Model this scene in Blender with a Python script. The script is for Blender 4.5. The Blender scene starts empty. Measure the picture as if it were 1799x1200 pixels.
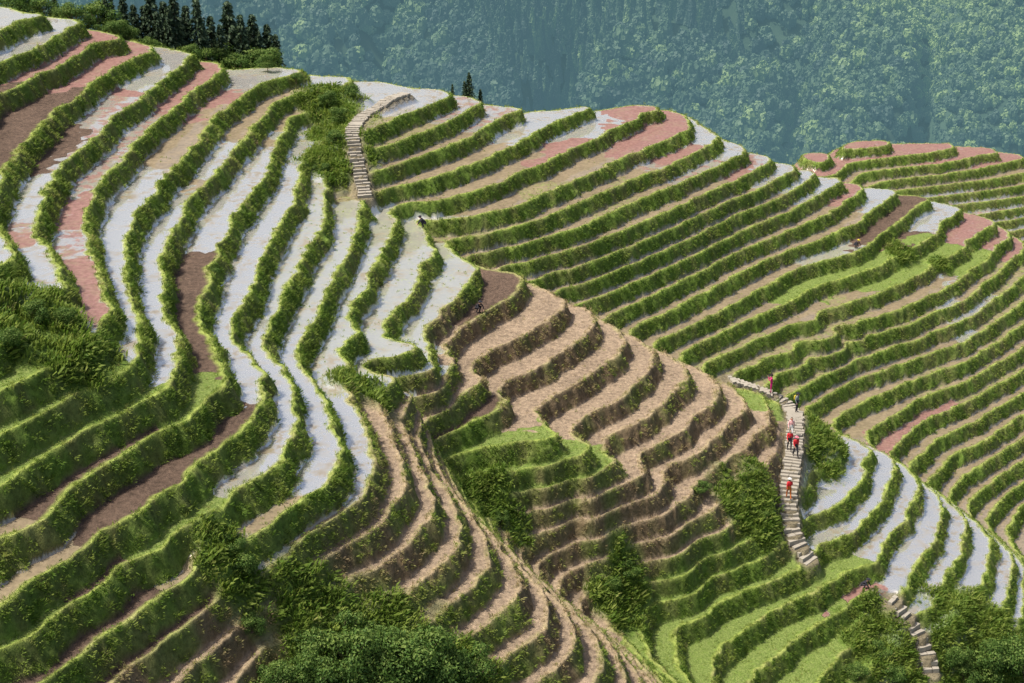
import bpy, math, random, bmesh
import numpy as np
from mathutils import Vector, Matrix
from mathutils import noise as mn
random.seed(7); rng=np.random.default_rng(7)
DZ=1.2; CZ=58.2; P=math.radians(22); F=2500.0
cp,sp=math.cos(P),math.sin(P)
def ray(u,v):
    x=(u-899.5)/F; yv=(600-v)/F
    return x, cp+sp*yv, -sp+cp*yv
def unp(u,v,l):
    dx,dy,dz=ray(u,v); t=-(CZ-DZ*l)/dz
    return dx*t,dy*t
C=[]
def L(l,*pts): C.append((l,pts))
# survey contours : left hill
L(34,(0,55),(50,25)); L(33,(0,110),(80,75),(135,40)); L(32,(0,165),(100,115),(190,62),(205,70))
L(31,(0,330),(15,290),(60,225),(150,155),(220,110),(265,88))
L(30,(340,98),(260,165),(175,235),(105,290),(78,340),(65,400),(85,450),(105,510))
L(29,(395,118),(320,180),(235,255),(175,310),(150,370),(155,430),(175,490),(200,540))
L(28,(455,148),(400,190),(345,250),(305,300),(255,360),(232,410),(220,470),(225,530),(250,595))
L(27,(490,180),(440,230),(385,300),(330,360),(308,400),(288,470),(290,540),(322,630))
L(26,(515,205),(485,255),(475,300),(440,350),(408,400),(375,470),(355,540),(370,620),(400,680))
L(25,(545,235),(530,300),(520,350),(492,400),(450,490),(420,560),(425,610),(455,650),(462,695),(440,745),(320,850),(170,955),(0,1065))
L(24,(575,310),(565,400),(530,460),(505,500),(480,560),(478,610),(510,670),(518,730),(500,790),(400,870),(200,1000),(0,1140))
L(23,(640,360),(620,430),(580,500),(545,580),(530,620),(550,660),(580,720),(598,790),(570,860),(470,930),(330,1020),(150,1150))
L(22,(690,400),(655,480),(610,560),(602,610),(620,690),(655,770),(660,830),(620,890),(520,960),(380,1060),(220,1180))
L(21,(740,385),(762,440),(720,500),(680,565),(692,630),(670,690),(690,770),(715,830),(690,890),(600,960),(480,1050),(330,1160))
L(20,(835,480),(795,530),(745,590),(762,650),(720,690))
L(26,(0,945),(120,860),(260,770),(370,705)); L(27,(0,850),(130,770),(290,690)); L(28,(0,765),(130,695),(230,645)); L(29,(0,690),(100,645),(170,600))
L(31.3,(0,430)); L(30,(20,560)); L(30.6,(40,440))
# lower ridge
L(20,(730,800),(765,860),(750,920),(660,1000),(560,1070),(450,1150))
L(19,(780,850),(815,910),(800,970),(720,1040),(620,1110),(540,1190))
L(18,(830,900),(865,960),(850,1020),(780,1080),(700,1150))
L(17,(875,950),(915,1010),(900,1070),(840,1120),(780,1180))
L(16,(915,990),(960,1050),(950,1110),(900,1160)); L(15,(955,1030),(1005,1095),(1000,1150),(960,1195))
L(14,(1000,1060),(1050,1130),(1050,1190)); L(12.5,(1060,1110),(1110,1190))
# brown spur
L(19,(905,480),(915,505),(870,540),(800,580),(778,605),(795,630),(780,660),(720,700))
L(18,(985,525),(975,560),(900,600),(840,630),(830,650),(850,670),(800,705),(700,735))
L(17,(1045,555),(1035,590),(960,640),(895,670),(880,690),(890,710),(830,740),(735,765))
L(16,(1100,590),(1090,625),(1030,670),(960,710),(955,730),(970,750),(900,780),(780,810))
L(15,(1155,620),(1150,650),(1080,710),(1020,745),(1020,765),(1040,785),(980,815),(830,845))
L(14,(1200,640),(1200,680),(1130,740),(1065,780),(1070,800),(1090,815),(1030,845),(880,875))
L(13,(1250,665),(1250,710),(1180,770),(1120,805),(1130,835),(1060,868),(940,895))
L(12,(1300,690),(1300,730),(1240,790),(1165,830),(1165,850),(1100,888),(1010,910))
L(11,(1345,700),(1350,745),(1290,800),(1215,855),(1205,880),(1140,915),(1060,940))
L(10,(1378,790),(1340,830),(1270,870),(1240,905),(1170,945),(1090,968))
L(9,(1440,760),(1380,840),(1300,900),(1275,935),(1200,972),(1110,995))
L(8,(1430,830),(1395,880),(1340,930),(1310,955),(1220,995),(1120,1035))
L(7,(1480,765),(1530,790),(1520,840),(1480,890),(1420,912),(1360,968),(1250,1015),(1160,1060),(1140,1100))
L(6,(1545,790),(1575,830),(1555,880),(1500,940),(1430,975),(1400,1005),(1290,1050),(1200,1110))
L(5,(1590,820),(1615,850),(1600,900),(1560,960),(1500,1005),(1440,1035),(1350,1080),(1270,1150))
L(4,(1630,855),(1660,890),(1650,950),(1600,1020),(1560,1050),(1490,1065),(1420,1110),(1330,1190))
L(3,(1670,880),(1700,920),(1690,980),(1650,1050),(1620,1080),(1545,1090),(1500,1130),(1440,1200))
L(2,(1715,915),(1745,950),(1735,1010),(1700,1080),(1680,1110),(1600,1140),(1520,1195))
L(1,(1755,950),(1785,990),(1770,1060),(1740,1110),(1620,1170)); L(0,(1799,990),(1799,1090),(1780,1130),(1650,1200))
# bowl
bowl={26:[(785,172),(740,195),(690,215),(640,232)],25:[(840,185),(790,215),(720,245),(655,262)],24:[(897,200),(840,235),(760,270),(665,300)],
23:[(1030,188),(930,245),(850,280),(760,315),(675,335)],22:[(1130,200),(1060,240),(900,310),(800,345),(690,368)],
21:[(1205,232),(1140,260),(1030,310),(900,365),(800,385),(750,383)],20:[(1255,250),(1190,285),(1080,330),(950,385),(850,415),(790,425)],
19:[(1300,272),(1240,300),(1130,350),(1000,405),(900,435),(840,445)],18:[(1348,288),(1290,320),(1180,370),(1050,425),(950,455),(890,465)],
17:[(1395,300),(1330,335),(1250,365),(1110,435),(1000,475),(940,485)],16:[(1430,310),(1370,350),(1300,375),(1180,435),(1060,485),(990,505)],
15:[(1475,322),(1420,355),(1340,390),(1230,445),(1100,505),(1035,530)],14:[(1515,335),(1460,375),(1380,410),(1290,445),(1150,520),(1085,550)],
13:[(1565,345),(1510,390),(1430,425),(1340,460),(1200,535),(1120,575)],12:[(1620,355),(1570,400),(1510,440),(1410,470),(1260,550),(1160,600)],
11:[(1675,375),(1640,420),(1560,460),(1450,500),(1320,560),(1200,620)],10:[(1740,398),(1690,440),(1600,490),(1500,530),(1370,580),(1240,640)],
9:[(1770,412),(1740,455),(1650,515),(1540,560),(1400,615),(1300,655)],8:[(1799,440),(1700,525),(1600,570),(1480,600),(1370,655)],
7:[(1799,490),(1700,560),(1600,600),(1500,635),(1400,690)],6:[(1799,530),(1700,600),(1600,635),(1500,670),(1420,718)],
5:[(1799,570),(1700,635),(1600,670),(1510,710),(1460,748)],4:[(1799,610),(1700,668),(1600,708),(1530,760)],
3:[(1799,650),(1700,705),(1620,745),(1570,790)],2:[(1799,690),(1720,735),(1640,780),(1600,825)],1:[(1799,730),(1740,768),(1670,805),(1635,845)],
0:[(1799,770),(1740,808),(1690,845),(1670,875)],-1:[(1799,810),(1750,845),(1710,880)],-2:[(1799,850),(1760,885),(1740,905)],-3:[(1799,888),(1775,925)]}
for k,p in bowl.items(): C.append((k,p))
# far ridge
L(9,(1410,275),(1480,265),(1550,258)); L(8,(1500,285),(1600,272),(1670,262)); L(7,(1540,300),(1650,290),(1750,266))
L(6,(1580,315),(1700,300),(1799,280)); L(5,(1620,330),(1720,318),(1799,305)); L(4,(1650,345),(1740,335),(1799,325))
L(3,(1680,360),(1799,345)); L(2,(1720,378),(1799,365)); L(1,(1750,390),(1799,382))
pts=[]
for l,pp in C:
    if len(pp)==1: x,y=unp(*pp[0],l); pts.append((x,y,l)); continue
    W=[unp(u,v,l) for u,v in pp]
    for i in range(len(W)-1):
        (x0,y0),(x1,y1)=W[i],W[i+1]; n=max(1,int(math.hypot(x1-x0,y1-y0)/2.5))
        for j in range(n): t=j/n; pts.append((x0+(x1-x0)*t,y0+(y1-y0)*t,l))
    pts.append((W[-1][0],W[-1][1],l))
crest=[(60,22,34.2),(140,38,33.1),(210,66,32),(270,84,31),(345,94,30.1),(400,108,29.3),(500,120,28.3),(570,132,27.4),(640,148,26.7),(740,162,26.2),(800,174,25.8),(850,184,25),(900,189,24.2),(960,186,23.6),(1030,184,23.1),(1130,184,22.4),(1205,212,21.2)]
for u,v,l in crest:
    x,y=unp(u,v,l); pts.append((x,y,l)); pts.append((x+4,y+9,l-3)); pts.append((x+8,y+28,l-14)); pts.append((x+10,y+60,l-32))
for u,v,l in [(1255,245,20.2),(1300,265,19.2),(1348,281,18.2),(1395,294,17.2),(1430,303,16.2),(1475,315,15.2),(1515,328,14.2),(1565,338,13.2),(1620,348,12.2),(1675,368,11.2),(1740,391,10.2),(1775,405,9.3)]:
    x,y=unp(u,v,l); pts.append((x,y,l)); pts.append((x+4,y+9,l-4)); pts.append((x+6,y+20,l-11 if u<1450 else l-9))
    if u<1420: pts.append((x+6,y+50,l-26))
for u,v,l in [(1410,272,8.9),(1480,262,9.2),(1550,256,9.2),(1670,259,8.2),(1750,263,7.3),(1799,272,6.5)]:
    x,y=unp(u,v,l); pts.append((x,y,l)); pts.append((x,y+12,l-5)); pts.append((x,y+35,l-18))
A=np.array(pts)
keep=[];seen={}
for i,(x,y,l) in enumerate(A):
    k=(round(x/1.2),round(y/1.2))
    if k in seen: continue
    seen[k]=1; keep.append(i)
A=A[keep]; PX=A[:,:2]/10; n=len(A)
def Kf(r2): return 0.5*r2*np.log(r2+1e-9)
r2=((PX[:,None,:]-PX[None])**2).sum(-1)
lam=0.004
M=np.zeros((n+3,n+3)); M[:n,:n]=Kf(r2)+lam*np.eye(n); Q=np.c_[np.ones(n),PX]; M[:n,n:]=Q; M[n:,:n]=Q.T
w=np.linalg.solve(M,np.r_[A[:,2],0,0,0])
NA,NY=1100,1500; A0,A1=-0.56,0.56; Q0,Q1=math.log(38),math.log(245)
ca,cq=210,260
def tps(X,Y):
    out=np.zeros(X.size); xs=X.ravel()/10; ys=Y.ravel()/10
    for s in range(0,xs.size,4000):
        a=xs[s:s+4000,None]-PX[None,:,0]; b=ys[s:s+4000,None]-PX[None,:,1]
        out[s:s+4000]=Kf(a*a+b*b)@w[:n]+w[n]+w[n+1]*xs[s:s+4000]+w[n+2]*ys[s:s+4000]
    return out.reshape(X.shape)
ga=np.linspace(A0,A1,ca); gq=np.linspace(Q0,Q1,cq)
GY=np.exp(gq)[:,None]*np.ones(ca); GX=GY*ga[None,:]
Sc=tps(GX,GY)
def cr(nc,nf):
    t=np.linspace(0,nc-1,nf); i=np.clip(np.floor(t).astype(int),0,nc-2); f=t-i
    Wm=np.zeros((nf,nc)); ws=[-.5*f+f*f-.5*f**3, 1-2.5*f*f+1.5*f**3, .5*f+2*f*f-1.5*f**3, -.5*f*f+.5*f**3]
    for k,wk in enumerate(ws): np.add.at(Wm,(np.arange(nf),np.clip(i-1+k,0,nc-1)),wk)
    return Wm
S=cr(cq,NY)@Sc@cr(ca,NA).T
S=np.clip(S,-45,45)
fa=np.linspace(A0,A1,NA); fq=np.linspace(Q0,Q1,NY); yy=np.exp(fq)
Y=yy[:,None]*np.ones(NA); X=Y*fa[None,:]
def vn(x,y,sc,seed):
    x=x/sc+seed*17.3; y=y/sc+seed*9.1; xi=np.floor(x).astype(np.int64); yi=np.floor(y).astype(np.int64); fx=x-xi; fy=y-yi
    fx=fx*fx*(3-2*fx); fy=fy*fy*(3-2*fy)
    def h(a,b):
        v=(a*374761393+b*668265263+seed*1442695)&0xffffffff; v=((v^(v>>13))*1274126177)&0xffffffff; v^=v>>16
        return (v&0xffff)/65535.0
    return ((h(xi,yi)*(1-fx)+h(xi+1,yi)*fx)*(1-fy)+(h(xi,yi+1)*(1-fx)+h(xi+1,yi+1)*fx)*fy)*2-1
base=S.copy()
s_a=np.gradient(S,fa[1]-fa[0],axis=1); s_q=np.gradient(S,fq[1]-fq[0],axis=0)
gx=s_a/Y; gy=s_q/Y-s_a*X/Y**2; g=np.hypot(gx,gy)+1e-4
S=S+0.11*vn(X,Y,6,1)+0.10*vn(X,Y,2.6,2)+np.clip(g,0,.6)*(0.17*vn(X,Y,0.9,3)+.10*vn(X,Y,.4,33))
def look(arr,x,y):
    i=(x/y-A0)/(A1-A0)*(NA-1); j=(math.log(y)-Q0)/(Q1-Q0)*(NY-1)
    i=min(max(i,0),NA-2);j=min(max(j,0),NY-2); i0=int(i);j0=int(j);f=i-i0;h=j-j0
    return (arr[j0,i0]*(1-f)+arr[j0,i0+1]*f)*(1-h)+(arr[j0+1,i0]*(1-f)+arr[j0+1,i0+1]*f)*h
def hit(u,v,arr=None):
    arr=base if arr is None else arr
    dx,dy,dz=ray(u,v); a=dx/dy; i=(a-A0)/(A1-A0)*(NA-1); i0=int(i); f=i-i0
    col=(arr[:,i0]*(1-f)+arr[:,i0+1]*f)*DZ
    zr=CZ+dz/dy*yy; idx=np.where(col>=zr)[0]
    if len(idx)==0: return None
    j=idx[0]; return a*yy[j],yy[j],col[j]
def crestpos(u):
    dx,dy,dz=ray(u,300); a=dx/dy; i0=int((a-A0)/(A1-A0)*(NA-1)); col=base[:,i0]*DZ
    ang=(col-CZ)/yy; m=(yy<165); j=np.argmax(np.where(m,ang,-9)); return a,yy[j],i0
# ---- terrace profile
k=np.floor(S); f=S-k
b=np.clip(0.58*g,0.04,0.52)
t=np.clip((f-(1-b))/b,0,1)
ramp=t**0.85
din=f/g; dout=(1-f)/g
wb=np.minimum(.26,.2/g); wo=np.minimum(.15,.12/g)
bund=np.where(t<=0,0.06*np.exp(-(din/(wb*.8))**2),0)+0.06*np.exp(-(dout/wo)**2)
H=(k+ramp)*DZ+bund
bank=np.clip(t*8,0,1); bundm=np.maximum(np.exp(-(din/wb)**2),np.exp(-(dout/wo)**2))
bundm=np.where(g<0.02,0,bundm)
H+=bank*(1-ramp**4)*(0.24*vn(X,Y,0.8,4)+0.16*vn(X,Y,0.35,5))
# ---- wild (unterraced) zones
wild=np.zeros_like(X)
def wz(u,v,r,s=1.0):
    h=hit(u,v)
    if h is None: return
    d=np.hypot(X-h[0],Y-h[1])/r; np.maximum(wild,s*np.clip(1.6-d*1.2,0,1),out=wild)
for a in [(30,560,3.2),(90,590,2.6),(590,230,3),(600,265,2.5),(570,300,2),(590,180,3),(870,880,1.4),(840,870,1.4),(900,930,1.2),
          (640,680,1.8),(1450,800,1.8),(1440,760,2.2),(1290,880,1.8),(1330,870,1.8),(1330,910,1.8),(1560,1140,3.2),(1600,1180,3),(1100,1010,1.4),(1080,1060,1.6),
          (600,1140,3),(700,1160,3),(800,1190,3),(1740,1170,5),(1690,1150,3),(400,980,1.6),(1580,440,1.6),(1650,460,1.2)]: wz(*a)
wild=np.clip(wild+0.4*vn(X,Y,1.5,8)*(wild>0.05),0,1)
low=base*DZ+0.4*vn(X,Y,2.2,6)+0.3*vn(X,Y,0.8,7)
H=H*(1-wild)+low*wild
# ---- paths
def pathpts(uv):
    W=[hit(u,v) for u,v in uv]; W=[p for p in W if p]
    out=[]
    for i in range(len(W)-1):
        p,q=W[i],W[i+1]; m=max(1,int(math.hypot(q[0]-p[0],q[1]-p[1])/0.4))
        for j in range(m): tt=j/m; out.append((p[0]+(q[0]-p[0])*tt,p[1]+(q[1]-p[1])*tt))
    out.append(W[-1][:2]); o=np.array(out)
    for _ in range(6): o[1:-1]=(o[:-2]+2*o[1:-1]+o[2:])/4
    z=np.array([look(base,a,b_)*DZ for a,b_ in o])
    for _ in range(8): z[1:-1]=(z[:-2]+2*z[1:-1]+z[2:])/4
    return np.c_[o,z+0.12]
paths=[(pathpts([(712,166),(690,172),(665,190),(635,207),(617,232),(622,262),(632,300),(642,345)]),1.05),
       (pathpts([(1286,668),(1330,682),(1370,700),(1392,722),(1396,760),(1394,800),(1388,840),(1384,880),(1386,920),(1400,960),(1428,992)]),1.25),
       (pathpts([(1568,1058),(1592,1085),(1615,1110),(1630,1150),(1636,1199)]),1.15)]
pm=np.zeros_like(X)
for pp,wd in paths:
    for (x,y,z) in pp[::2]:
        i=int((x/y-A0)/(A1-A0)*(NA-1)); j=int((math.log(y)-Q0)/(Q1-Q0)*(NY-1)); sl=(slice(max(0,j-40),j+40),slice(max(0,i-40),i+40))
        d=np.hypot(X[sl]-x,Y[sl]-y); wt=np.clip((wd*0.5+0.6-d)/0.5,0,1)
        tgt=z-0.22; upd=wt>pm[sl]
        H[sl]=np.where(upd,H[sl]*(1-wt)+tgt*wt,H[sl]); pm[sl]=np.maximum(pm[sl],wt)
# ---- tread types
TY={'W':((.49,.475,.44),.60,0,0),'w':((.44,.43,.36),.50,0,.36),'P':((.34,.25,.21),.25,.9,0.0),'Q':((.42,.39,.35),.52,.52,0),'M':((.25,.195,.125),.18,.06,.22),'m':((.23,.19,.11),.10,.08,.5),
    'S':((.125,.085,.062),0,0,.1),'D':((.32,.24,.165),0,0,.22),'G':((.15,.225,.04),0,0,.9)}
seeds=[('W',(90,50),(70,70),(300,112),(50,355),(40,340),(75,450),(90,510),(200,450),(205,380),(225,570),(270,300),(275,420),(265,520),(300,610),(400,270),(430,330),(385,390),(370,410),(512,270),(505,340),(470,420),(430,500),(405,580),(440,660),(470,590),(500,700),(490,770),(565,710),(575,770),(550,840),(640,830),
 (930,200),(1000,192),(1040,192),(1225,240),(1270,258),(1375,292),(1412,310),(1450,315),(1540,345),(1640,360),(1480,850),(1500,800),(1440,905),(1560,860),(1600,840),(1530,900),(1580,920),(1640,900),(1620,980),(1580,1040),(1690,930),(1660,1010),(1640,1060),(1730,960),(1715,1020),(1690,1090),(1780,1000),(1665,505),(1690,540),(760,175),(500,122),(570,135)),
 ('w',(555,350),(545,420),(500,500),(615,390),(600,440),(560,520),(530,570),(670,400),(650,460),(600,540),(585,590),(725,410),(740,450),(700,500),(655,580),(670,620),(790,450),(815,480),(780,530),(720,600),(745,640),(1450,440)),
 ('Q',(250,190),(200,230),(120,410),(230,230),(45,400),(160,300),(1330,280),(1180,300),(820,180),(1700,340),(860,200),(1260,280)),
 ('P',(160,65),(110,90),(225,98),(350,130),(300,180),(120,360),(130,390),(160,490),(1100,195),(1160,215),(1090,215),(1310,275),(1490,330),(1690,385),(1750,408),(1500,262),(1600,266),(1710,265),(1520,1050),(1530,1070),(30,400),(1620,715),(1560,735),(960,285),(1230,262),(1140,240)),
 ('S',(60,200),(10,230),(350,460),(335,530),(375,640),(345,590),(880,490),(870,510),(260,765),(180,825),(100,880),(440,720),(380,780),(280,860),(200,930),(845,685),(860,700),(1590,350),(1570,385),(1545,410),(1600,370),(150,1110),(300,1060)),
 ('M',(0,1040),(60,1000),(20,925),(400,210),(330,250),(500,170),(300,300),(470,920),(560,900),(500,880),(760,250),(700,300),(800,300),(900,270),(880,340),(1000,280),(1000,350),(1150,330),(900,400),(1100,400),(1250,330),(1200,420),(1340,350),(1300,420),(1400,400),(1430,380),(1480,370),(1350,470),(1150,480),(1280,500),(1200,560),(1050,500),(980,460),(1120,540),(1380,560),(1540,540),(1600,500),(1700,500),(1640,580),(1500,640),(1700,640),(1580,690),(1700,730),(1760,700),(1480,690),(1650,760),(1700,800),(1760,780),(1770,850),(1600,300),(1700,310),(1780,330),(1430,420),(1750,930)),
 ('m',(1360,600),(1450,570),(1600,545),(1760,540),(1760,480),(1300,600),(1560,600),(1740,680),(1050,450),(1300,380),(850,400),(680,230),(660,330),(1500,560),(1420,620),(1240,470),(1100,340),(940,320),(1660,680)),
 ('G',(20,800),(80,740),(180,690),(120,700),(220,720),(290,710),(330,680),(250,900),(870,760),(960,760),(900,800),(1000,800),(1050,830),(950,860),(1280,980),(1200,1010),(1330,960),(1200,1050),(1300,1040),(1380,1020),(1420,1040),(1300,1090),(1380,1100),(1440,1100),(1300,1150),(1450,1160),(1330,690),(1620,430),(1560,460),(1700,440),(1460,480),(1420,500),(70,1090),(820,830)),
 ('D',(950,510),(900,560),(800,600),(1010,540),(960,590),(870,640),(1070,580),(1030,610),(930,660),(1130,610),(1080,650),(1000,700),(1180,640),(1150,690),(1060,740),(1230,680),(1200,720),(1110,780),(1280,700),(1260,750),(1180,810),(1330,720),(1320,760),(1240,830),(1350,800),(700,720),(760,700),(720,780),(800,700),(900,720),(1090,860),(1130,850),(1000,880),(930,910),(1180,880),(1150,900),(1050,920),(980,940),(1220,930),(1250,900),(1120,960),(1040,980),(700,800),(760,850),(740,900),(680,960),(640,1000),(800,900),(780,960),(700,1030),(850,940),(840,1000),(780,1060),(900,990),(880,1060),(940,1030),(930,1090),(860,1130),(990,1080),(980,1130),(1040,1120),(1070,1170),(950,950),(1000,1030),(620,1040),(560,1000),(650,900),(600,940),(330,1150),(450,1090),(1000,1000))]
kk=k
best=np.full(X.shape,1e9,np.float32); idx=np.zeros(X.shape,np.int16); names=list(TY)
kf=kk.astype(np.float32)
jx=(X+1.8*vn(X,Y,3,21)+.9*vn(X,Y,.7,22)).astype(np.float32); jy=(Y+1.8*vn(X,Y,3,23)+.9*vn(X,Y,.7,24)).astype(np.float32)
for grp in seeds:
    ti=names.index(grp[0])
    for uv in grp[1:]:
        h=hit(*uv,S) 
        if h is None: 
            h=hit(uv[0],uv[1]+14,S)
            if h is None: continue
        kl=math.floor(look(S,h[0],h[1])-0.02)
        d=(jx-h[0])**2*1.0+(jy-h[1])**2*0.6+(kf-kl)**2*30
        m=d<best; best[m]=d[m]; idx[m]=ti
cols=np.array([TY[q][0] for q in names]); wv=np.array([TY[q][1] for q in names]); pv=np.array([TY[q][2] for q in names]); gv=np.array([TY[q][3] for q in names])
tcol=cols[idx]; wat=wv[idx]; pink=pv[idx]; spr=gv[idx]
isD=(idx==names.index('D')).astype(float)
def blur(a,nn,it=2):
    for _ in range(it):
        for ax in (0,1):
            c=np.cumsum(np.pad(a,[(nn+1,nn) if ax==i else (0,0) for i in (0,1)],mode='edge'),axis=ax)
            a=(np.take(c,range(2*nn+1,c.shape[ax]),axis=ax)-np.take(c,range(0,c.shape[ax]-2*nn-1),axis=ax))/(2*nn+1)
    return a
dry=blur(isD,8)
n1=vn(X,Y,1.3,11)*.5+vn(X,Y,4,12)*.5; n2=vn(X,Y,.55,13)
dryb=np.clip(dry*(0.62+0.5*n1)+0.16+0.28*n1+.25*n2+0.16*vn(X,Y,12,15),0,1)
gb=np.array([.115,.18,.03]); gl_sunlit=np.array([.27,.33,.075]); br=np.array([.18,.13,.075]); st=np.array([.35,.27,.165])  # lip green is painted as sunlit grass, brighter than the bank green
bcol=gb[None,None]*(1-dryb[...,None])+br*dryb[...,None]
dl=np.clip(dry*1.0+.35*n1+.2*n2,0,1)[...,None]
lcol=gl_sunlit*(1-dl)+st*dl
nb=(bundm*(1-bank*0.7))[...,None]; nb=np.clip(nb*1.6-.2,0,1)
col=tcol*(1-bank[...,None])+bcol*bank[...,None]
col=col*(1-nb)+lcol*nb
wl=np.array([.115,.18,.035])*(1+.4*n1[...,None]); col=col*(1-wild[...,None])+wl*wild[...,None]
pc=np.array([.20,.17,.11]); col=col*(1-pm[...,None])+pc*pm[...,None]
vegm=np.clip(np.maximum(bank,nb[...,0]),0,1); land=np.maximum(np.maximum(vegm,wild),pm)
tr=np.clip(1-land,0,1); wat=wat*(tr>0.55); pink=pink*tr
def gridmesh(name,X,Y,Z):
    ny,nx=X.shape; me=bpy.data.meshes.new(name); me.vertices.add(nx*ny)
    me.vertices.foreach_set('co',np.stack([X,Y,Z],-1).astype(np.float32).ravel())
    I=np.arange(nx*ny,dtype=np.int32).reshape(ny,nx); q=np.stack([I[:-1,:-1],I[:-1,1:],I[1:,1:],I[1:,:-1]],-1).reshape(-1,4)
    me.loops.add(q.size); me.loops.foreach_set('vertex_index',q.ravel()); me.polygons.add(len(q))
    me.polygons.foreach_set('loop_start',np.arange(0,q.size,4,dtype=np.int32)); me.polygons.foreach_set('use_smooth',np.ones(len(q),bool))
    me.update(calc_edges=True); ob=bpy.data.objects.new(name,me); bpy.context.scene.collection.objects.link(ob); return ob
def fattr(me,nm,a):
    at=me.attributes.new(nm,'FLOAT','POINT'); at.data.foreach_set('value',np.asarray(a,np.float32).ravel())
def cattr(me,nm,c):
    c=np.asarray(c,np.float32).reshape(-1,3); c4=np.c_[c,np.ones(len(c),np.float32)]
    at=me.attributes.new(nm,'FLOAT_COLOR','POINT'); at.data.foreach_set('color',c4.ravel())
class NT:
    def __init__(s,name):
        s.m=bpy.data.materials.new(name); s.m.use_nodes=True; s.t=s.m.node_tree; s.t.nodes.clear(); s.out=s.n('ShaderNodeOutputMaterial')
    def n(s,ty,**kw):
        nd=s.t.nodes.new(ty)
        for k_,v_ in kw.items(): setattr(nd,k_,v_)
        return nd
    def l(s,a,b): s.t.links.new(a,b)
    def attr(s,nm,ty='GEOMETRY'): return s.n('ShaderNodeAttribute',attribute_name=nm,attribute_type=ty)
    def math(s,op,a,b=None,c=None,clamp=False):
        nd=s.n('ShaderNodeMath',operation=op,use_clamp=clamp)
        for i,v in enumerate([a,b,c]):
            if v is None: continue
            if isinstance(v,(int,float)): nd.inputs[i].default_value=v
            else: s.l(v,nd.inputs[i])
        return nd.outputs[0]
    def noise(s,scale,detail=4,rough=.6,vec=None):
        nd=s.n('ShaderNodeTexNoise'); nd.inputs['Scale'].default_value=scale; nd.inputs['Detail'].default_value=detail; nd.inputs['Roughness'].default_value=rough
        if vec is not None: s.l(vec,nd.inputs['Vector'])
        return nd.outputs[0]
    def mix(s,fac,a,b,blend='MIX'):
        nd=s.n('ShaderNodeMix',data_type='RGBA',blend_type=blend)
        for i,v in ((0,fac),(6,a),(7,b)):
            if isinstance(v,(int,float)): nd.inputs[i].default_value=v
            elif isinstance(v,tuple): nd.inputs[i].default_value=(*v,1)
            else: s.l(v,nd.inputs[i])
        return nd.outputs[2]
    def mr(s,v,a,b,c,d):
        nd=s.n('ShaderNodeMapRange'); s.l(v,nd.inputs[0])
        for i,q in enumerate((a,b,c,d)): nd.inputs[i+1].default_value=q
        return nd.outputs[0]
    def princ(s,col,rough=.9,spec=.2):
        nd=s.n('ShaderNodeBsdfPrincipled'); 
        if isinstance(col,tuple): nd.inputs['Base Color'].default_value=(*col,1)
        else: s.l(col,nd.inputs['Base Color'])
        if isinstance(rough,(int,float)): nd.inputs['Roughness'].default_value=rough
        else: s.l(rough,nd.inputs['Roughness'])
        nd.inputs['Specular IOR Level'].default_value=spec; return nd
T=NT('terraced_ground'); geo=T.n('ShaderNodeNewGeometry').outputs['Position']
n_f=T.noise(3.5,6,.7,geo); n_c=T.noise(0.5,4,.6,geo); n_s=T.noise(9,3,.6,geo)
c0=T.attr('tcol').outputs['Color']
br_=T.mr(T.math('ADD',T.math('MULTIPLY',n_f,.7),T.math('MULTIPLY',n_c,.3)),.3,.7,.35,1.65)
wat_=T.attr('wat').outputs['Fac']
br2=T.n('ShaderNodeMix'); T.l(T.math('MULTIPLY',wat_,1.6,clamp=True),br2.inputs[0]); T.l(br_,br2.inputs[2]); br2.inputs[3].default_value=1.0
vm=T.n('ShaderNodeVectorMath',operation='SCALE'); T.l(c0,vm.inputs[0]); T.l(br2.outputs[0],vm.inputs['Scale']); cc=vm.outputs[0]
pinkA=T.attr('pink').outputs['Fac']; pn=T.noise(.8,6,.75,geo)
pmk=T.math('MULTIPLY',T.math('SUBTRACT',T.math('ADD',pinkA,T.mr(pn,.3,.7,-.5,.5)),.5),9,clamp=True)
pcol=T.mix(T.mr(n_f,.35,.65,0,1),(.17,.075,.07),(.30,.16,.14))
pcol=T.mix(T.mr(n_s,.5,.7,0,.5),pcol,(.20,.17,.08))
cc=T.mix(T.math('MULTIPLY',pmk,.9),cc,pcol)
sprA=T.attr('spr').outputs['Fac']
smk=T.math('MULTIPLY',T.math('SUBTRACT',T.math('ADD',sprA,T.mr(T.noise(2.2,5,.8,geo),.3,.7,-.55,.5)),.55),6,clamp=True)
cc=T.mix(T.math('MULTIPLY',smk,.8),cc,T.mix(T.mr(n_s,.4,.6,0,1),(.13,.19,.04),(.25,.30,.09)))
wmask=T.math('MULTIPLY',T.math('MULTIPLY',wat_,T.math('SUBTRACT',1.0,T.math('MULTIPLY',pmk,.85))),T.math('SUBTRACT',1.0,smk),clamp=True)
mudn=T.math('MULTIPLY',T.mr(T.noise(.4,3,.5,geo),.46,.60,0,1),T.mr(T.noise(1.8,5,.65,geo),.44,.58,0,1))
wmask=T.math('MULTIPLY',wmask,T.mr(mudn,0,1,1,.35),clamp=True)
cc=T.mix(T.math('MULTIPLY',T.math('MULTIPLY',mudn,wat_),1.6,clamp=True),cc,(.25,.205,.135))
bsd=T.princ(cc,.9,.15)
bmp=T.n('ShaderNodeBump'); bmp.inputs['Strength'].default_value=1.0; bmp.inputs['Distance'].default_value=.22
T.l(T.math('MULTIPLY',n_f,T.math('SUBTRACT',1.0,T.math('MULTIPLY',wat_,8),clamp=True)),bmp.inputs['Height']); T.l(bmp.outputs[0],bsd.inputs['Normal'])
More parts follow.
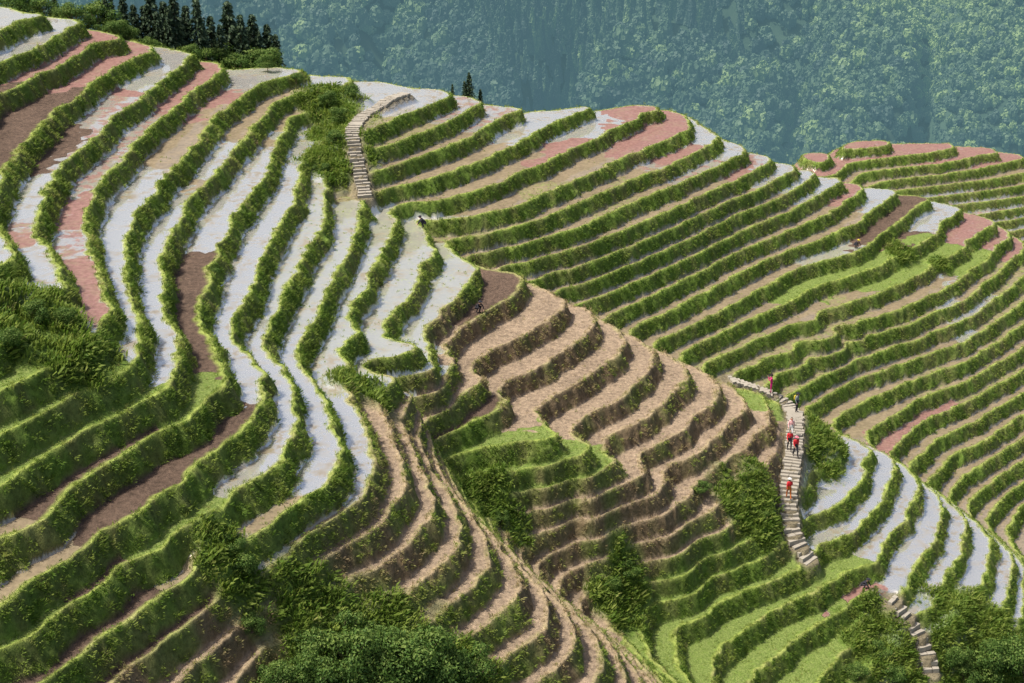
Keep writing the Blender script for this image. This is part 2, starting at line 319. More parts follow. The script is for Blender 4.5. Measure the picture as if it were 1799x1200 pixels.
gl_=T.n('ShaderNodeBsdfGlossy'); gl_.inputs['Color'].default_value=(1,.98,.94,1); gl_.inputs['Roughness'].default_value=.03
ms=T.n('ShaderNodeMixShader'); T.l(wmask,ms.inputs[0]); T.l(bsd.outputs[0],ms.inputs[1]); T.l(gl_.outputs[0],ms.inputs[2]); T.l(ms.outputs[0],T.out.inputs[0])
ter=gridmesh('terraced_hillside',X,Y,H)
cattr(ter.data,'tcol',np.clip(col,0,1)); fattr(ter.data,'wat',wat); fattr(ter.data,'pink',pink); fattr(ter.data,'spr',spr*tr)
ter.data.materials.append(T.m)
def tintmat(name,c1,c2,c3,instancer=True,transl=.3,haze_glow=None):
    m=NT(name); a=m.attr('tint','INSTANCER' if instancer else 'GEOMETRY').outputs['Fac']
    r=m.n('ShaderNodeValToRGB'); e=r.color_ramp.elements; e[0].color=(*c1,1); e[1].color=(*c3,1); nw=e.new(.5); nw.color=(*c2,1)
    m.l(a,r.inputs[0])
    p=m.princ(r.outputs[0],.65,.25); tr_=m.n('ShaderNodeBsdfTranslucent'); m.l(r.outputs[0],tr_.inputs[0])
    if haze_glow: p.inputs['Emission Color'].default_value=(*haze_glow,1); p.inputs['Emission Strength'].default_value=1  # optional emission that imitates distance haze on the foliage
    mx=m.n('ShaderNodeMixShader'); mx.inputs[0].default_value=transl; m.l(p.outputs[0],mx.inputs[1]); m.l(tr_.outputs[0],mx.inputs[2]); m.l(mx.outputs[0],m.out.inputs[0]); return m.m
grassm=tintmat('grass_blades',(.115,.20,.025),(.29,.36,.07),(.38,.29,.16),True,.5)
def meshobj(name,V,Fc,mats,coll=None,midx=None):
    me=bpy.data.meshes.new(name); me.from_pydata([tuple(v) for v in V],[],[tuple(f_) for f_ in Fc]); 
    for m in mats: me.materials.append(m)
    if midx is not None: me.polygons.foreach_set('material_index',midx)
    ob=bpy.data.objects.new(name,me)
    if coll is None: bpy.context.scene.collection.objects.link(ob)
    else: coll.objects.link(ob)
    return ob
tc=bpy.data.collections.new('grass_tufts')
for vi in range(6):
    V=[];Fc=[]
    for i in range(12):
        a=random.uniform(0,6.283); r=random.uniform(0,.24); x,y=r*math.cos(a),r*math.sin(a); a2=a+random.uniform(-.8,.8)
        h=random.uniform(.06,.19); ln=random.uniform(.04,.15); wd=random.uniform(.014,.028); px,py=-math.sin(a2)*wd,math.cos(a2)*wd
        o=len(V); mx_,my_=x+math.cos(a2)*ln*.35,y+math.sin(a2)*ln*.35
        V+=[(x-px*.6,y-py*.6,-.05),(x+px*.6,y+py*.6,-.05),(mx_+px,my_+py,h*.6),(mx_-px,my_-py,h*.6),(x+math.cos(a2)*ln,y+math.sin(a2)*ln,h)]
        Fc+=[(o,o+1,o+2,o+3),(o+3,o+2,o+4)]
    meshobj('grass_tuft',V,Fc,[grassm],tc)
def scatter(name,P_,rot,scl,tint,vidx,coll):
    me=bpy.data.meshes.new(name); me.vertices.add(len(P_)); me.vertices.foreach_set('co',np.asarray(P_,np.float32).ravel())
    r=me.attributes.new('rot','FLOAT_VECTOR','POINT'); r.data.foreach_set('vector',np.asarray(rot,np.float32).ravel())
    r=me.attributes.new('scl','FLOAT_VECTOR','POINT'); r.data.foreach_set('vector',np.asarray(scl,np.float32).ravel())
    fattr(me,'tint',tint); i_=me.attributes.new('vidx','INT','POINT'); i_.data.foreach_set('value',np.asarray(vidx,np.int32))
    ob=bpy.data.objects.new(name,me); bpy.context.scene.collection.objects.link(ob)
    ng=bpy.data.node_groups.new(name,'GeometryNodeTree'); ng.interface.new_socket('Geometry',in_out='INPUT',socket_type='NodeSocketGeometry'); ng.interface.new_socket('Geometry',in_out='OUTPUT',socket_type='NodeSocketGeometry')
    N=ng.nodes; gi=N.new('NodeGroupInput'); go=N.new('NodeGroupOutput'); iop=N.new('GeometryNodeInstanceOnPoints'); ci=N.new('GeometryNodeCollectionInfo')
    ci.inputs['Collection'].default_value=coll; ci.inputs['Separate Children'].default_value=True; ci.inputs['Reset Children'].default_value=True
    def na(nm,dt):
        q=N.new('GeometryNodeInputNamedAttribute'); q.data_type=dt; q.inputs['Name'].default_value=nm; return q.outputs['Attribute']
    K=ng.links.new; K(gi.outputs[0],iop.inputs['Points']); K(ci.outputs[0],iop.inputs['Instance']); iop.inputs['Pick Instance'].default_value=True
    K(na('vidx','INT'),iop.inputs['Instance Index']); K(na('rot','FLOAT_VECTOR'),iop.inputs['Rotation']); K(na('scl','FLOAT_VECTOR'),iop.inputs['Scale']); K(iop.outputs[0],go.inputs[0])
    md=ob.modifiers.new('scatter','NODES'); md.node_group=ng; return ob
da=fa[1]-fa[0]; dq=fq[1]-fq[0]; area=(da*Y)*(dq*Y)
vis=(np.abs(X/Y)<0.47)&(Y<215)
patch=np.clip(.8+.7*vn(X,Y,2.2,71),.15,1.4)
dens=(bank*30*(1-.6*dry)*patch+nb[...,0]*8*(1-bank)+wild*16)*(1-pm)+tr*np.clip(spr-.15,0,1)*4*(1-pm)
pr=area*dens*vis*np.clip(95/Y,0.55,1.3); pr=pr*min(1.0,420000/pr.sum())
sel=np.where(rng.random(pr.shape)<pr); ns=len(sel[0])
jx_=rng.uniform(-.5,.5,ns); jy_=rng.uniform(-.5,.5,ns)
px=X[sel]+jx_*da*Y[sel]; py=Y[sel]+jy_*dq*Y[sel]; pz=H[sel]
onb=bank[sel]>.5
phi=np.arctan2(-gy[sel],-gx[sel])+rng.normal(0,.5,ns); tilt=np.where(onb,rng.uniform(.7,1.4,ns),rng.uniform(0,.3,ns))
tint=np.where(onb, dryb[sel]*0.85+.02, dl[...,0][sel]*.5+.40)+rng.normal(0,.13,ns)+.1*n2[sel]; tint=np.where(wild[sel]>.5,.2+rng.normal(0,.18,ns),tint)
tint=np.clip(tint,0,1)
sc=rng.uniform(.5,1.1,ns)*np.where(wild[sel]>.5,2.2,1)*np.where(tr[sel]>.6,.6,1)*np.where(nb[...,0][sel]>.4,.75,1)
scatter('grass',np.c_[px,py,pz],np.c_[np.zeros(ns),tilt,phi],np.c_[sc,sc,sc],tint,rng.integers(0,6,ns),tc)
# ---- shrubs / trees
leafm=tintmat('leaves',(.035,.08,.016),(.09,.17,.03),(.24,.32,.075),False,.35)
needle=tintmat('pine_needles',(.02,.045,.025),(.045,.085,.04),(.09,.13,.055),False,.15)
bark=NT('bark'); bark.l(bark.princ(bark.mix(bark.noise(6),(.08,.055,.035),(.2,.15,.1)),.9).outputs[0],bark.out.inputs[0]); bark=bark.m
def tube(V,Fc,p,q,r0,r1,seg=6):
    p,q=Vector(p),Vector(q); d=(q-p).normalized(); a=d.orthogonal().normalized(); b_=d.cross(a); o=len(V)
    for c,r in ((p,r0),(q,r1)):
        for i in range(seg): an=6.283*i/seg; V.append(tuple(c+a*math.cos(an)*r+b_*math.sin(an)*r))
    for i in range(seg): Fc.append((o+i,o+(i+1)%seg,o+seg+(i+1)%seg,o+seg+i))
def leafcloud(name,lumps,leaf,nper,seed,trunk_h,coll=None):
    R=random.Random(seed); V=[];Fc=[];T_=[];mi=[]
    tube(V,Fc,(0,0,-.5),(0,0,trunk_h*.6),.09,.06)
    for (x,y,z,r) in lumps: tube(V,Fc,(0,0,trunk_h*.4),(x,y,z),.045,.015,5)
    mi=[1]*len(Fc); T_=[0]*len(V)
    for (x,y,z,r) in lumps:
        lt=R.uniform(-.2,.2)
        for i in range(int(nper*r*r)):
            d=Vector((R.gauss(0,1),R.gauss(0,1),R.gauss(0,1)+.35)).normalized(); rr=r*R.uniform(.65,1.12)
            if R.random()<.15: rr=r*R.uniform(1.1,1.35)
            c=Vector((x,y,z))+Vector((d.x*rr,d.y*rr,d.z*rr*.8)); nrm=(d+Vector((R.gauss(0,.6),R.gauss(0,.6),R.gauss(0,.6)))).normalized()
            a=nrm.orthogonal().normalized(); a=Matrix.Rotation(R.uniform(0,6.28),3,nrm)@a; b_=nrm.cross(a); s=leaf*R.uniform(.6,1.3); o=len(V)
            V+=[tuple(c-a*s),tuple(c-b_*s*.45),tuple(c+a*s),tuple(c+b_*s*.45)]; Fc.append((o,o+1,o+2,o+3)); mi.append(0)
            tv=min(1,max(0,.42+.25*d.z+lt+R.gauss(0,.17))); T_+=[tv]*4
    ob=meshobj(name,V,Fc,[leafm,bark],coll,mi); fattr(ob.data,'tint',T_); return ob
def lumps(R,nl,rad,h,r0,r1):
    return [(R.uniform(-rad,rad),R.uniform(-rad,rad),R.uniform(h*.35,h),R.uniform(r0,r1)) for _ in range(nl)]
shc=bpy.data.collections.new('shrub_kinds')
for i in range(4): leafcloud('shrub_kind',lumps(random.Random(i),6,.45,.7,.22,.42),.08,800,i,.4,shc)
pr=area*vis*(wild*.35+0.02*bank)*(1-pm)*(1-dry*.6)*np.clip(.3+1.8*vn(X,Y,5,61),0,2); sel2=np.where(rng.random(pr.shape)<pr); m2=len(sel2[0])
s2=rng.uniform(.25,.55,m2)
scatter('shrubs',np.c_[X[sel2],Y[sel2],H[sel2]-.1],np.c_[np.zeros(m2),np.zeros(m2),rng.uniform(0,6.28,m2)],np.c_[s2,s2,s2*.8],s2,rng.integers(0,4,m2),shc)
treeme=[]
for i in range(3):
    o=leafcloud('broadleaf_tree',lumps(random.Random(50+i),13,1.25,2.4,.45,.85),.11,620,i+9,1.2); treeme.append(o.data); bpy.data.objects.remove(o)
def place(name,me,x,y,z,s,rz):
    o=bpy.data.objects.new(name,me); o.location=(x,y,z); o.scale=(s,s,s*random.uniform(.8,1.1)); o.rotation_euler=(0,0,rz); bpy.context.scene.collection.objects.link(o); return o
for (u,v,s) in [(560,1150,.6),(600,1130,.55),(650,1140,.65),(690,1160,.75),(740,1175,.8),(610,1185,.8),(690,1199,.85),(780,1199,.8),(530,1190,.5),(830,1199,.65),(480,1199,.45),(560,1199,.65),(640,1199,.8),
   (400,960,.34),(430,1000,.36),(370,985,.3),(440,1110,.33),(1720,1170,.8),(1770,1160,.9),(1799,1190,1.1),(1740,1199,.9),(1670,1165,.5),(1690,1195,.6),
   (1540,1150,.45),(1570,1190,.55),(1510,1190,.45),(1100,1010,.4),(1080,1030,.35),(1230,860,.35),(600,215,.55),(580,185,.5),(615,170,.4),(590,255,.5),(565,300,.35),(470,118,.45),(520,140,.35),(880,915,.3),(20,600,.35),(60,560,.35),(120,560,.3),(1300,890,.3),(1340,910,.28)]:
    h=hit(u,v) 
    if h: place('broadleaf_tree',random.choice(treeme),h[0],h[1],h[2]-.3,s,random.uniform(0,6.28))
def conifer(seed,h):
    R=random.Random(seed); V=[];Fc=[]; tube(V,Fc,(0,0,-1),(0,0,h*.97),h*.022,.02); mi=[1]*len(Fc); T_=[.1]*len(V)
    z=h*.12
    while z<h*.99:
        fr=1-(z/h); rad=h*.22*fr**.8*R.uniform(.7,1.2)+.1
        for b_ in range(8):
            a=R.uniform(0,6.283); rl=rad*R.uniform(.6,1.1)
            for q in range(12):
                tt=R.uniform(.1,1); x=math.cos(a)*rl*tt; y=math.sin(a)*rl*tt; zz=z-rl*tt*.3+R.gauss(0,.06); s=.18*R.uniform(.7,1.3)
                a2=a+R.gauss(0,.7); dx,dy=math.cos(a2)*s*1.4,math.sin(a2)*s*1.4; ex,ey=-math.sin(a2)*s*.6,math.cos(a2)*s*.6; o=len(V)
                V+=[(x-ex,y-ey,zz),(x+dx,y+dy,zz-s*.6+R.gauss(0,.05)),(x+ex,y+ey,zz+R.gauss(0,.06)),(x,y,zz+s*.6)]; Fc+=[(o,o+1,o+2),(o,o+1,o+3)]; mi+=[0,0]; T_+=[max(0,R.gauss(.45,.28))]*4
        z+=h*.03
    ob=meshobj('pine_tree',V,Fc,[needle,bark],None,mi); fattr(ob.data,'tint',T_); me=ob.data; bpy.data.objects.remove(ob); return me
con=[conifer(i,8) for i in range(3)]
def crest_tree(u,vtop,kind,back,sc=None):
    a,yc,i0=crestpos(u); y=yc+back; x=a*y; z=look(base,x,y)*DZ
    dx,dy,dz=ray(u,vtop); ztop=CZ+dz/dy*y; hh=max(1.5,ztop-z)
    if kind=='c': place('pine_tree',random.choice(con),x,y,z,hh/8,random.uniform(0,6.28)).scale[2]=hh/7.7
    else: place('broadleaf_tree',random.choice(treeme),x,y,z,hh/3.0,random.uniform(0,6.28))
for u,v in [(225,-5),(245,-5),(262,10),(292,-18),(312,5),(330,-8),(350,12),(368,0),(390,30),(420,5),(440,28),(300,22),(340,32),(405,45),(460,28),(485,45),(100,-20),(130,-12),(150,5),(215,-10),(20,-15),(75,-20),(470,55),(375,42),(278,12),(428,40),(450,50),(320,15),(498,62)]: crest_tree(u,v,'c',random.uniform(6,10))
for u,v in [(60,-20),(110,-5),(160,5),(200,2),(230,28),(215,35),(180,30),(400,80),(455,78),(475,78),(350,80),(280,68),(250,58),(140,20),(320,75),(430,84),(375,82),(300,70)]: crest_tree(u,v,'b',random.uniform(4,7))
for u,v in [(797,148),(826,128),(818,143),(845,157)]: crest_tree(u,v,'c',5)
# ---- stone stairs
stm=NT('path_stone'); cs=stm.mix(stm.noise(2.5,5),(.24,.215,.175),(.44,.40,.33)); b0=stm.princ(cs,.85,.2); bm=stm.n('ShaderNodeBump'); bm.inputs['Strength'].default_value=.5; bm.inputs['Distance'].default_value=.03; stm.l(stm.noise(14),bm.inputs['Height']); stm.l(bm.outputs[0],b0.inputs['Normal']); stm.l(b0.outputs[0],stm.out.inputs[0]); stm=stm.m
for pp,wd in paths:
    V=[];Fc=[]
    cum=np.r_[0,np.cumsum(np.hypot(np.diff(pp[:,0]),np.diff(pp[:,1])))]
    dd=0.0
    while dd<cum[-1]:
        x=np.interp(dd,cum,pp[:,0]);y=np.interp(dd,cum,pp[:,1]);z=np.interp(dd,cum,pp[:,2]); x2=np.interp(dd+.3,cum,pp[:,0]);y2=np.interp(dd+.3,cum,pp[:,1])
        d=Vector((x2-x,y2-y,0)); 
        if d.length<1e-4: break
        d.normalize(); s=Vector((-d.y,d.x,0)); s=(s+d*random.gauss(0,.04)); 
        off=-wd/2+random.uniform(-.1,.08); end=wd/2+random.uniform(-.08,.1); 
        while off<end-.1:
            wseg=min(random.uniform(.45,1.1),end-off); 
            if end-off-wseg<.25: wseg=end-off
            zz=z+random.gauss(0,.015); dep=.155
            p0=Vector((x,y,zz))+s*(off+.015); p1=Vector((x,y,zz))+s*(off+wseg-.015); o=len(V); j=lambda: Vector((random.gauss(0,.015),random.gauss(0,.015),random.gauss(0,.008)))
            top=[p0-d*dep+j(),p1-d*dep+j(),p1+d*dep+j(),p0+d*dep+j()]
            V+=[tuple(q) for q in top]+[tuple(q-Vector((0,0,.34))) for q in top]
            Fc+=[(o,o+1,o+2,o+3),(o,o+4,o+5,o+1),(o+1,o+5,o+6,o+2),(o+2,o+6,o+7,o+3),(o+3,o+7,o+4,o)]
            off+=wseg
        dd+=.345
    meshobj('stone_stairs',V,Fc,[stm])
# ---- people
def flat(name,c,r=.8):
    m=NT(name); mm_=m.mix(m.noise(18,3),tuple(q*.8 for q in c),tuple(min(1,q*1.15) for q in c)); m.l(m.princ(mm_,r,.2).outputs[0],m.out.inputs[0]); return m.m
skinM=flat('skin',(.45,.28,.2),.6); hairM=flat('hair',(.02,.016,.014),.5); shoeM=flat('shoe',(.06,.05,.05)); eyeM=flat('eye',(.02,.02,.02),.3); lipM=flat('lips',(.35,.12,.1),.5)
def person(name,x,y,z,yaw,pose,shirt,pants,hat=None,pack=None,seed=0):
    J={'pel':(0,0,.92),'wai':(0,.0,1.06),'che':(0,0,1.27),'nec':(0,0,1.42),'hea':(0,.01,1.50)}
    for sd,q in ((-1,'L'),(1,'R')):
        J['sh'+q]=(sd*.165,0,1.36); J['el'+q]=(sd*.22,-.03,1.10); J['wr'+q]=(sd*.21,.07,.88)
        J['hi'+q]=(sd*.09,0,.86); J['kn'+q]=(sd*.1,.02,.48); J['an'+q]=(sd*.1,-.01,.09); J['to'+q]=(sd*.115,.15,.04)
    if pose=='walk':
        J['knL']=(-.1,.18,.52); J['anL']=(-.1,.18,.14); J['toL']=(-.11,.33,.1); J['knR']=(.1,-.06,.48); J['anR']=(.1,-.22,.12); J['toR']=(.11,-.08,.04)
        J['elR']=(.22,.1,1.12); J['wrR']=(.2,.27,.98); J['elL']=(-.22,-.12,1.12); J['wrL']=(-.22,-.12,.9)
    if pose=='photo':
        for sd,q in ((-1,'L'),(1,'R')): J['el'+q]=(sd*.24,.2,1.2); J['wr'+q]=(sd*.08,.3,1.44)
    if pose=='crouch':
        J={'pel':(0,-.15,.34),'wai':(0,-.08,.46),'che':(0,.1,.62),'nec':(0,.22,.72),'hea':(0,.28,.78)}
        for sd,q in ((-1,'L'),(1,'R')):
            J['sh'+q]=(sd*.165,.16,.68); J['el'+q]=(sd*.22,.34,.5); J['wr'+q]=(sd*.14,.48,.32)
            J['hi'+q]=(sd*.09,-.13,.33); J['kn'+q]=(sd*.16,.22,.5); J['an'+q]=(sd*.13,.02,.09); J['to'+q]=(sd*.15,.18,.04)
    V=[];E=[];Rd=[];tag=[]
    def add(p,r): V.append(Vector(p)); Rd.append(r); return len(V)-1
    id={}
    rad={'pel':(.145,.11),'wai':(.125,.095),'che':(.15,.105),'nec':(.055,.055),'hea':(.05,.05),'sh':(.065,.065),'el':(.045,.045),'wr':(.03,.03),'hi':(.09,.09),'kn':(.062,.062),'an':(.042,.042),'to':(.035,.03)}
    for k_,p in J.items(): id[k_]=add(p,rad[k_ if k_ in rad else k_[:2]])
    def e(a,b_,t_): E.append((a,b_)); tag.append(t_)
    e(id['pel'],id['wai'],2); e(id['wai'],id['che'],1); e(id['che'],id['nec'],1); e(id['nec'],id['hea'],0)
    for q in 'LR':
        e(id['che'],id['sh'+q],1); e(id['sh'+q],id['el'+q],1); e(id['el'+q],id['wr'+q],1)
        e(id['pel'],id['hi'+q],2); e(id['hi'+q],id['kn'+q],2); e(id['kn'+q],id['an'+q],2); e(id['an'+q],id['to'+q],3)
        w_=V[id['wr'+q]]; d_=(w_-V[id['el'+q]]).normalized(); s_=Vector((1,0,0)); s_=(s_-d_*s_.dot(d_)).normalized(); nrm=d_.cross(s_)
        pl=add(w_+d_*.075,(.038,.022)); e(id['wr'+q],pl,0)
        for fi,(o_,ln) in enumerate([(-.03,.065),(-.01,.075),(.01,.07),(.03,.055)]):
            a_=add(w_+d_*.1+s_*o_,(.009,.009)); b2=add(w_+d_*(.1+ln*.55)+s_*o_+nrm*.012,(.009,.009)); c2=add(w_+d_*(.1+ln*.85)+s_*o_+nrm*.035,(.007,.007)); e(pl,a_,0); e(a_,b2,0); e(b2,c2,0)
        sg=-1 if q=='R' else 1
        a_=add(w_+d_*.04+s_*.042*sg,(.011,.011)); b2=add(w_+d_*.08+s_*.06*sg+nrm*.015,(.009,.009)); e(pl,a_,0); e(a_,b2,0)
    me=bpy.data.meshes.new('b'); me.from_pydata([tuple(v) for v in V],E,[]); ob=bpy.data.objects.new('b',me); bpy.context.scene.collection.objects.link(ob)
    md=ob.modifiers.new('s','SKIN'); sv=me.skin_vertices[0].data
    for i,r in enumerate(Rd): sv[i].radius=r; sv[i].use_root=(i==0)
    ob.modifiers.new('u','SUBSURF').levels=1
    nm=DG(ob)
    nm.materials.clear()
    for m_ in (skinM,shirt,pants,shoeM): nm.materials.append(m_)
    for p_ in nm.polygons:
        c=p_.center; bd=9;bt=0
        for (a_,b_),t_ in zip(E,tag):
            A_,B_=V[a_],V[b_]; ab=B_-A_; q=max(0,min(1,(c-A_).dot(ab)/max(ab.dot(ab),1e-8))); dd_=(c-A_-ab*q).length-(Rd[a_][0]*(1-q)+Rd[b_][0]*q)
            if dd_<bd: bd=dd_;bt=t_
        p_.material_index=bt; p_.use_smooth=True
    root=bpy.data.objects.new(name,None); bpy.context.scene.collection.objects.link(root); root.location=(x,y,z); root.rotation_euler=(0,0,yaw)
    def ch(nm_,me_): o=bpy.data.objects.new(nm_,me_); bpy.context.scene.collection.objects.link(o); o.parent=root; return o
    ch('body',nm)
    hc=Vector(J['hea'])+Vector((0,.015,.07))
    def ell(nm_,c,sx,sy,sz,mat,fn=None,sub=3):
        b3=bmesh.new(); bmesh.ops.create_icosphere(b3,subdivisions=sub,radius=1)
        for v in b3.verts:
            p=v.co.copy()
            if fn: p=fn(p)
            v.co=Vector((p.x*sx,p.y*sy,p.z*sz))+c
        m3=bpy.data.meshes.new(nm_); b3.to_mesh(m3); b3.free(); m3.materials.append(mat)
        for p_ in m3.polygons: p_.use_smooth=True
        return ch(nm_,m3)
    def face(p):
        if p.z<0: p.x*=1+.28*p.z; 
        if p.y>.8 and abs(p.x)<.2 and -.35<p.z<.1: p.y+=.22
        return p
    ell('head',hc,.075,.095,.115,skinM,face)
    ell('hair',hc+Vector((0,-.018,.018)),.084,.095,.115,hairM,lambda p: Vector((p.x,p.y if p.y<.55 else .55,p.z if p.z>-.5 else -.5)))
    for sd in (-1,1):
        ell('eye',hc+Vector((sd*.03,.086,.008)),.011,.008,.007,eyeM,None,1); ell('ear',hc+Vector((sd*.078,.0,-.005)),.012,.02,.03,skinM,None,1)
    ell('mouth',hc+Vector((0,.088,-.055)),.024,.008,.008,lipM,None,1)
    if hat: 
        ell('hat_crown',hc+Vector((0,-.005,.06)),.093,.108,.08,hat,lambda p: Vector((p.x,p.y,max(p.z,-.1)))); ell('hat_brim',hc+Vector((0,.02,.055)),.15,.17,.012,hat)
    if pack: ell('backpack',Vector(J['che'])+Vector((0,-.19,-.05)),.14,.09,.22,pack,lambda p: Vector((math.copysign(abs(p.x)**.6,p.x),math.copysign(abs(p.y)**.6,p.y),math.copysign(abs(p.z)**.6,p.z)))*.9)
    return root
def DG(ob):
    dg=bpy.context.evaluated_depsgraph_get(); dg.update(); nm=bpy.data.meshes.new_from_object(ob.evaluated_get(dg)); bpy.data.objects.remove(ob); return nm
mag=flat('magenta_jacket',(.6,.02,.2)); red=flat('red_jacket',(.6,.03,.04)); dk=flat('dark_cloth',(.03,.03,.04)); grey=flat('grey_shirt',(.25,.27,.28)); wh=flat('white_cloth',(.7,.68,.65)); org=flat('orange_skirt',(.6,.16,.04)); pkh=flat('pink_hat',(.7,.2,.25)); yl=flat('yellow_bag',(.5,.4,.05))
st2=NT('striped_shirt'); wv_=st2.n('ShaderNodeTexWave',bands_direction='Z'); wv_.inputs['Scale'].default_value=5; tcn=st2.n('ShaderNodeTexCoord'); st2.l(tcn.outputs['Object'],wv_.inputs['Vector']); st2.l(st2.princ(st2.mix(st2.mr(wv_.outputs[1],.4,.6,0,1),(.6,.04,.05),(.75,.7,.68)),.8).outputs[0],st2.out.inputs[0]); st2=st2.m
pp1=paths[1][0]
def onpath(u,v,dx=0):
    h=hit(u,v); d=np.hypot(pp1[:,0]-h[0],pp1[:,1]-h[1]); i=int(np.argmin(d)); return pp1[i,0]+dx,pp1[i,1],pp1[i,2]+.0
for nm_,uv,dx,yaw,pose,sh,pa,ht,pk in [('woman_in_magenta',(1351,692),0,1.4,'photo',mag,mag,hairM,None),('man_with_bag',(1378,716),.1,-2.2,'stand',grey,dk,dk,yl),('woman_in_striped_shirt',(1380,757),-.3,3.0,'walk',st2,wh,None,red),
   ('hiker',(1382,782),-.35,3.1,'walk',red,dk,None,dk),('hiker',(1390,802),.15,3.3,'walk',red,dk,pkh,dk),('woman_in_orange_skirt',(1386,876),0,.1,'walk',red,org,wh,None)]:
    x,y,z=onpath(*uv,dx); person(nm_,x,y,z,yaw,pose,sh,pa,ht,pk)
for nm_,uv in [('farmer',(1517,1026)),('farmer',(839,543)),('farmer',(745,402)),('farmer',(1503,432))]:
    h=hit(*uv); person(nm_,h[0],h[1],look(H,h[0],h[1]),random.uniform(0,6),'crouch',dk,dk,yl if uv[0]==1503 else dk,None)
# ---- valley & mountain
mx=np.linspace(-700,800,330); my=np.r_[np.linspace(180,420,30),np.linspace(425,1500,240)]
MX,MY=np.meshgrid(mx,my)
rid=np.abs(vn(MX+MY*.35,MY*.35,110,31)); rid2=np.abs(vn(MX-MY*.3,MY*.4,45,32))
MZ=-118+np.clip(MY-455-40*vn(MX,MY*0+3,160,33),0,None)*.52
MZ=np.minimum(MZ,150+40*vn(MX,MY,200,35))
up=np.clip((MY-440)/80,0,1)
MZ+=up*(-75*(1-np.clip(rid*2.2,0,1))*1.0-30*(1-np.clip(rid2*2.5,0,1))+36*vn(MX,MY,70,34))
MZ+=(1-up)*8*vn(MX,MY,60,36)
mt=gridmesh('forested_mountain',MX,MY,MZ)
HAZE_GLOW=(.075,.145,.175)  # aerial haze painted as bluish emission on forest canopy, floor and valley ground
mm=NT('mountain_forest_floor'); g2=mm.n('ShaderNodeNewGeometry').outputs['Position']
b1=mm.princ(mm.mix(mm.noise(.15,6,.7,g2),(.02,.04,.03),(.05,.08,.05)),.9,.1); b1.inputs['Emission Color'].default_value=(*HAZE_GLOW,1); b1.inputs['Emission Strength'].default_value=.8; mm.l(b1.outputs[0],mm.out.inputs[0]); mt.data.materials.append(mm.m)
crm=tintmat('forest_canopy',(.02,.04,.03),(.05,.085,.045),(.16,.22,.075),True,.1,HAZE_GLOW)
fc=bpy.data.collections.new('forest_crowns')
for i in range(5):
    R=random.Random(i+77); V=[];Fc=[]
    lm=[(R.uniform(-.5,.5),R.uniform(-.5,.5),R.uniform(.1,.8),R.uniform(.4,.65)) for _ in range(5)]
    for q in range(260):
        if i==4:
            z=R.random(); a=R.uniform(0,6.28); rr=(1-z)*.55; d=Vector((math.cos(a),math.sin(a),.35)).normalized(); c=Vector((math.cos(a)*rr,math.sin(a)*rr,z*2.6-.3))
        else:
            L_=lm[q%5]; d=Vector((R.gauss(0,1),R.gauss(0,1),R.gauss(0,1)+.4)).normalized(); c=Vector(L_[:3])+d*L_[3]*R.uniform(.8,1.1)
        nrm=(d+Vector((R.gauss(0,.35),R.gauss(0,.35),R.gauss(0,.35)))).normalized(); a_=nrm.orthogonal().normalized(); b_=nrm.cross(a_); s=R.uniform(.12,.24); o=len(V)
        V+=[tuple(c-a_*s),tuple(c-b_*s),tuple(c+a_*s),tuple(c+b_*s)]; Fc.append((o,o+1,o+2,o+3))
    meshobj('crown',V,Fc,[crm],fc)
nt=42000; tx=rng.uniform(-360,400,nt); ty=430+rng.random(nt)**1.2*400
def bil(gx_,gy_,Z,x,y):
    i=np.clip(np.interp(x,gx_,np.arange(len(gx_))),0,len(gx_)-1.001); j=np.clip(np.interp(y,gy_,np.arange(len(gy_))),0,len(gy_)-1.001); i0=i.astype(int); j0=j.astype(int); f_=i-i0; h_=j-j0
    return (Z[j0,i0]*(1-f_)+Z[j0,i0+1]*f_)*(1-h_)+(Z[j0+1,i0]*(1-f_)+Z[j0+1,i0+1]*f_)*h_
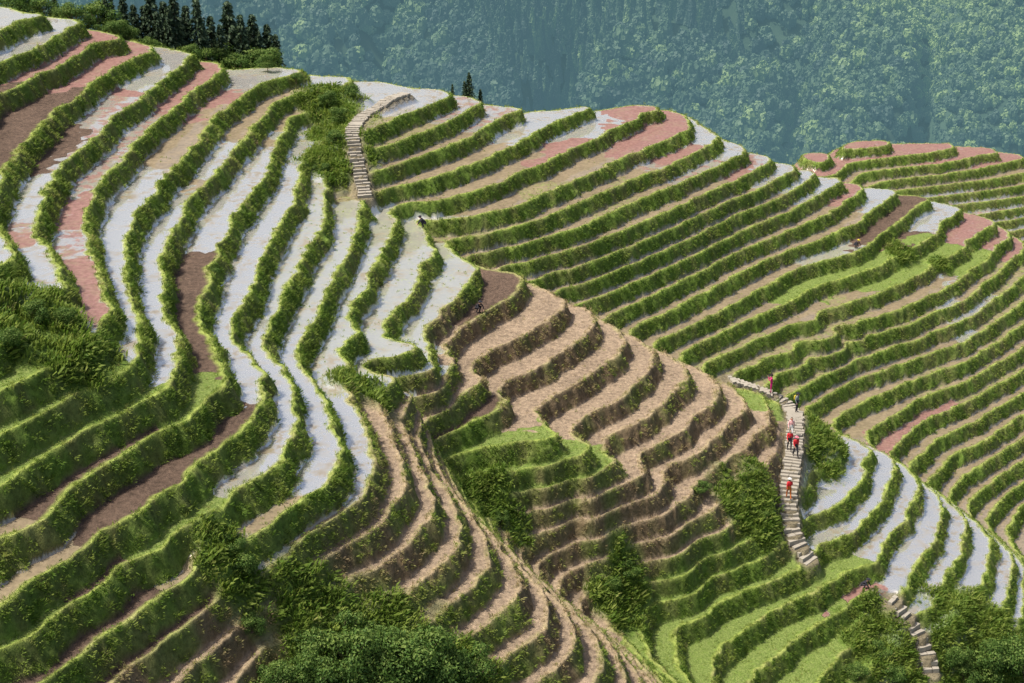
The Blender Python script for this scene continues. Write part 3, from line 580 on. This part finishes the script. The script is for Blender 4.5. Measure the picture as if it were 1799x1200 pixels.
tz=bil(mx,my,MZ,tx,ty); ok=(np.abs(tx/ty)<.48); tx,ty,tz=tx[ok],ty[ok],tz[ok]; nt=len(tx)
ft=vn(tx,ty,60,41); right=np.clip((tx-60)/120,0,1)
tt=np.clip(.28+.45*right+.30*ft+rng.normal(0,.22,nt),0,1); ss=rng.uniform(1.5,4.6,nt)*(1-.38*right)
vi=np.where((vn(tx,ty,40,43)>.35)&(tx<100),4,rng.integers(0,4,nt))
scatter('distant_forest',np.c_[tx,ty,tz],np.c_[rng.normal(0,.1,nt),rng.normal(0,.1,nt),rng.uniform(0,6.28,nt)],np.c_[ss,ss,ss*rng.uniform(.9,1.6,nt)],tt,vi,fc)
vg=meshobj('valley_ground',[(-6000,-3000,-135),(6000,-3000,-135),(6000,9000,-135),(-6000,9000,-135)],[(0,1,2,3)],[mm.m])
# ---- light
el=math.radians(60); rot=math.atan2(-.95,-.2)
d=Vector((math.sin(rot)*math.cos(el),math.cos(rot)*math.cos(el),math.sin(el)))
W=bpy.data.worlds.new('World'); bpy.context.scene.world=W; W.use_nodes=True; nt_=W.node_tree
sk=nt_.nodes.new('ShaderNodeTexSky'); sk.sky_type='NISHITA'; sk.sun_disc=False; sk.sun_elevation=el; sk.sun_rotation=rot; sk.dust_density=6.0; sk.air_density=1.0
bg=nt_.nodes['Background']; nt_.links.new(sk.outputs[0],bg.inputs[0]); bg.inputs[1].default_value=.15
ld=bpy.data.lights.new('sun','SUN'); ld.energy=5.0; ld.angle=math.radians(.6); ld.color=(1,.95,.86); lo=bpy.data.objects.new('sun',ld); lo.rotation_euler=d.to_track_quat('Z','Y').to_euler(); bpy.context.scene.collection.objects.link(lo)
cam=bpy.data.cameras.new('camera'); cam.sensor_width=36; cam.lens=36*F/1799; cam.clip_end=12000; cam.clip_start=.5; co=bpy.data.objects.new('camera',cam); co.location=(0,0,CZ); co.rotation_euler=(math.radians(90)-P,0,0); bpy.context.scene.collection.objects.link(co); bpy.context.scene.camera=co
bpy.context.scene.view_settings.view_transform='Standard'
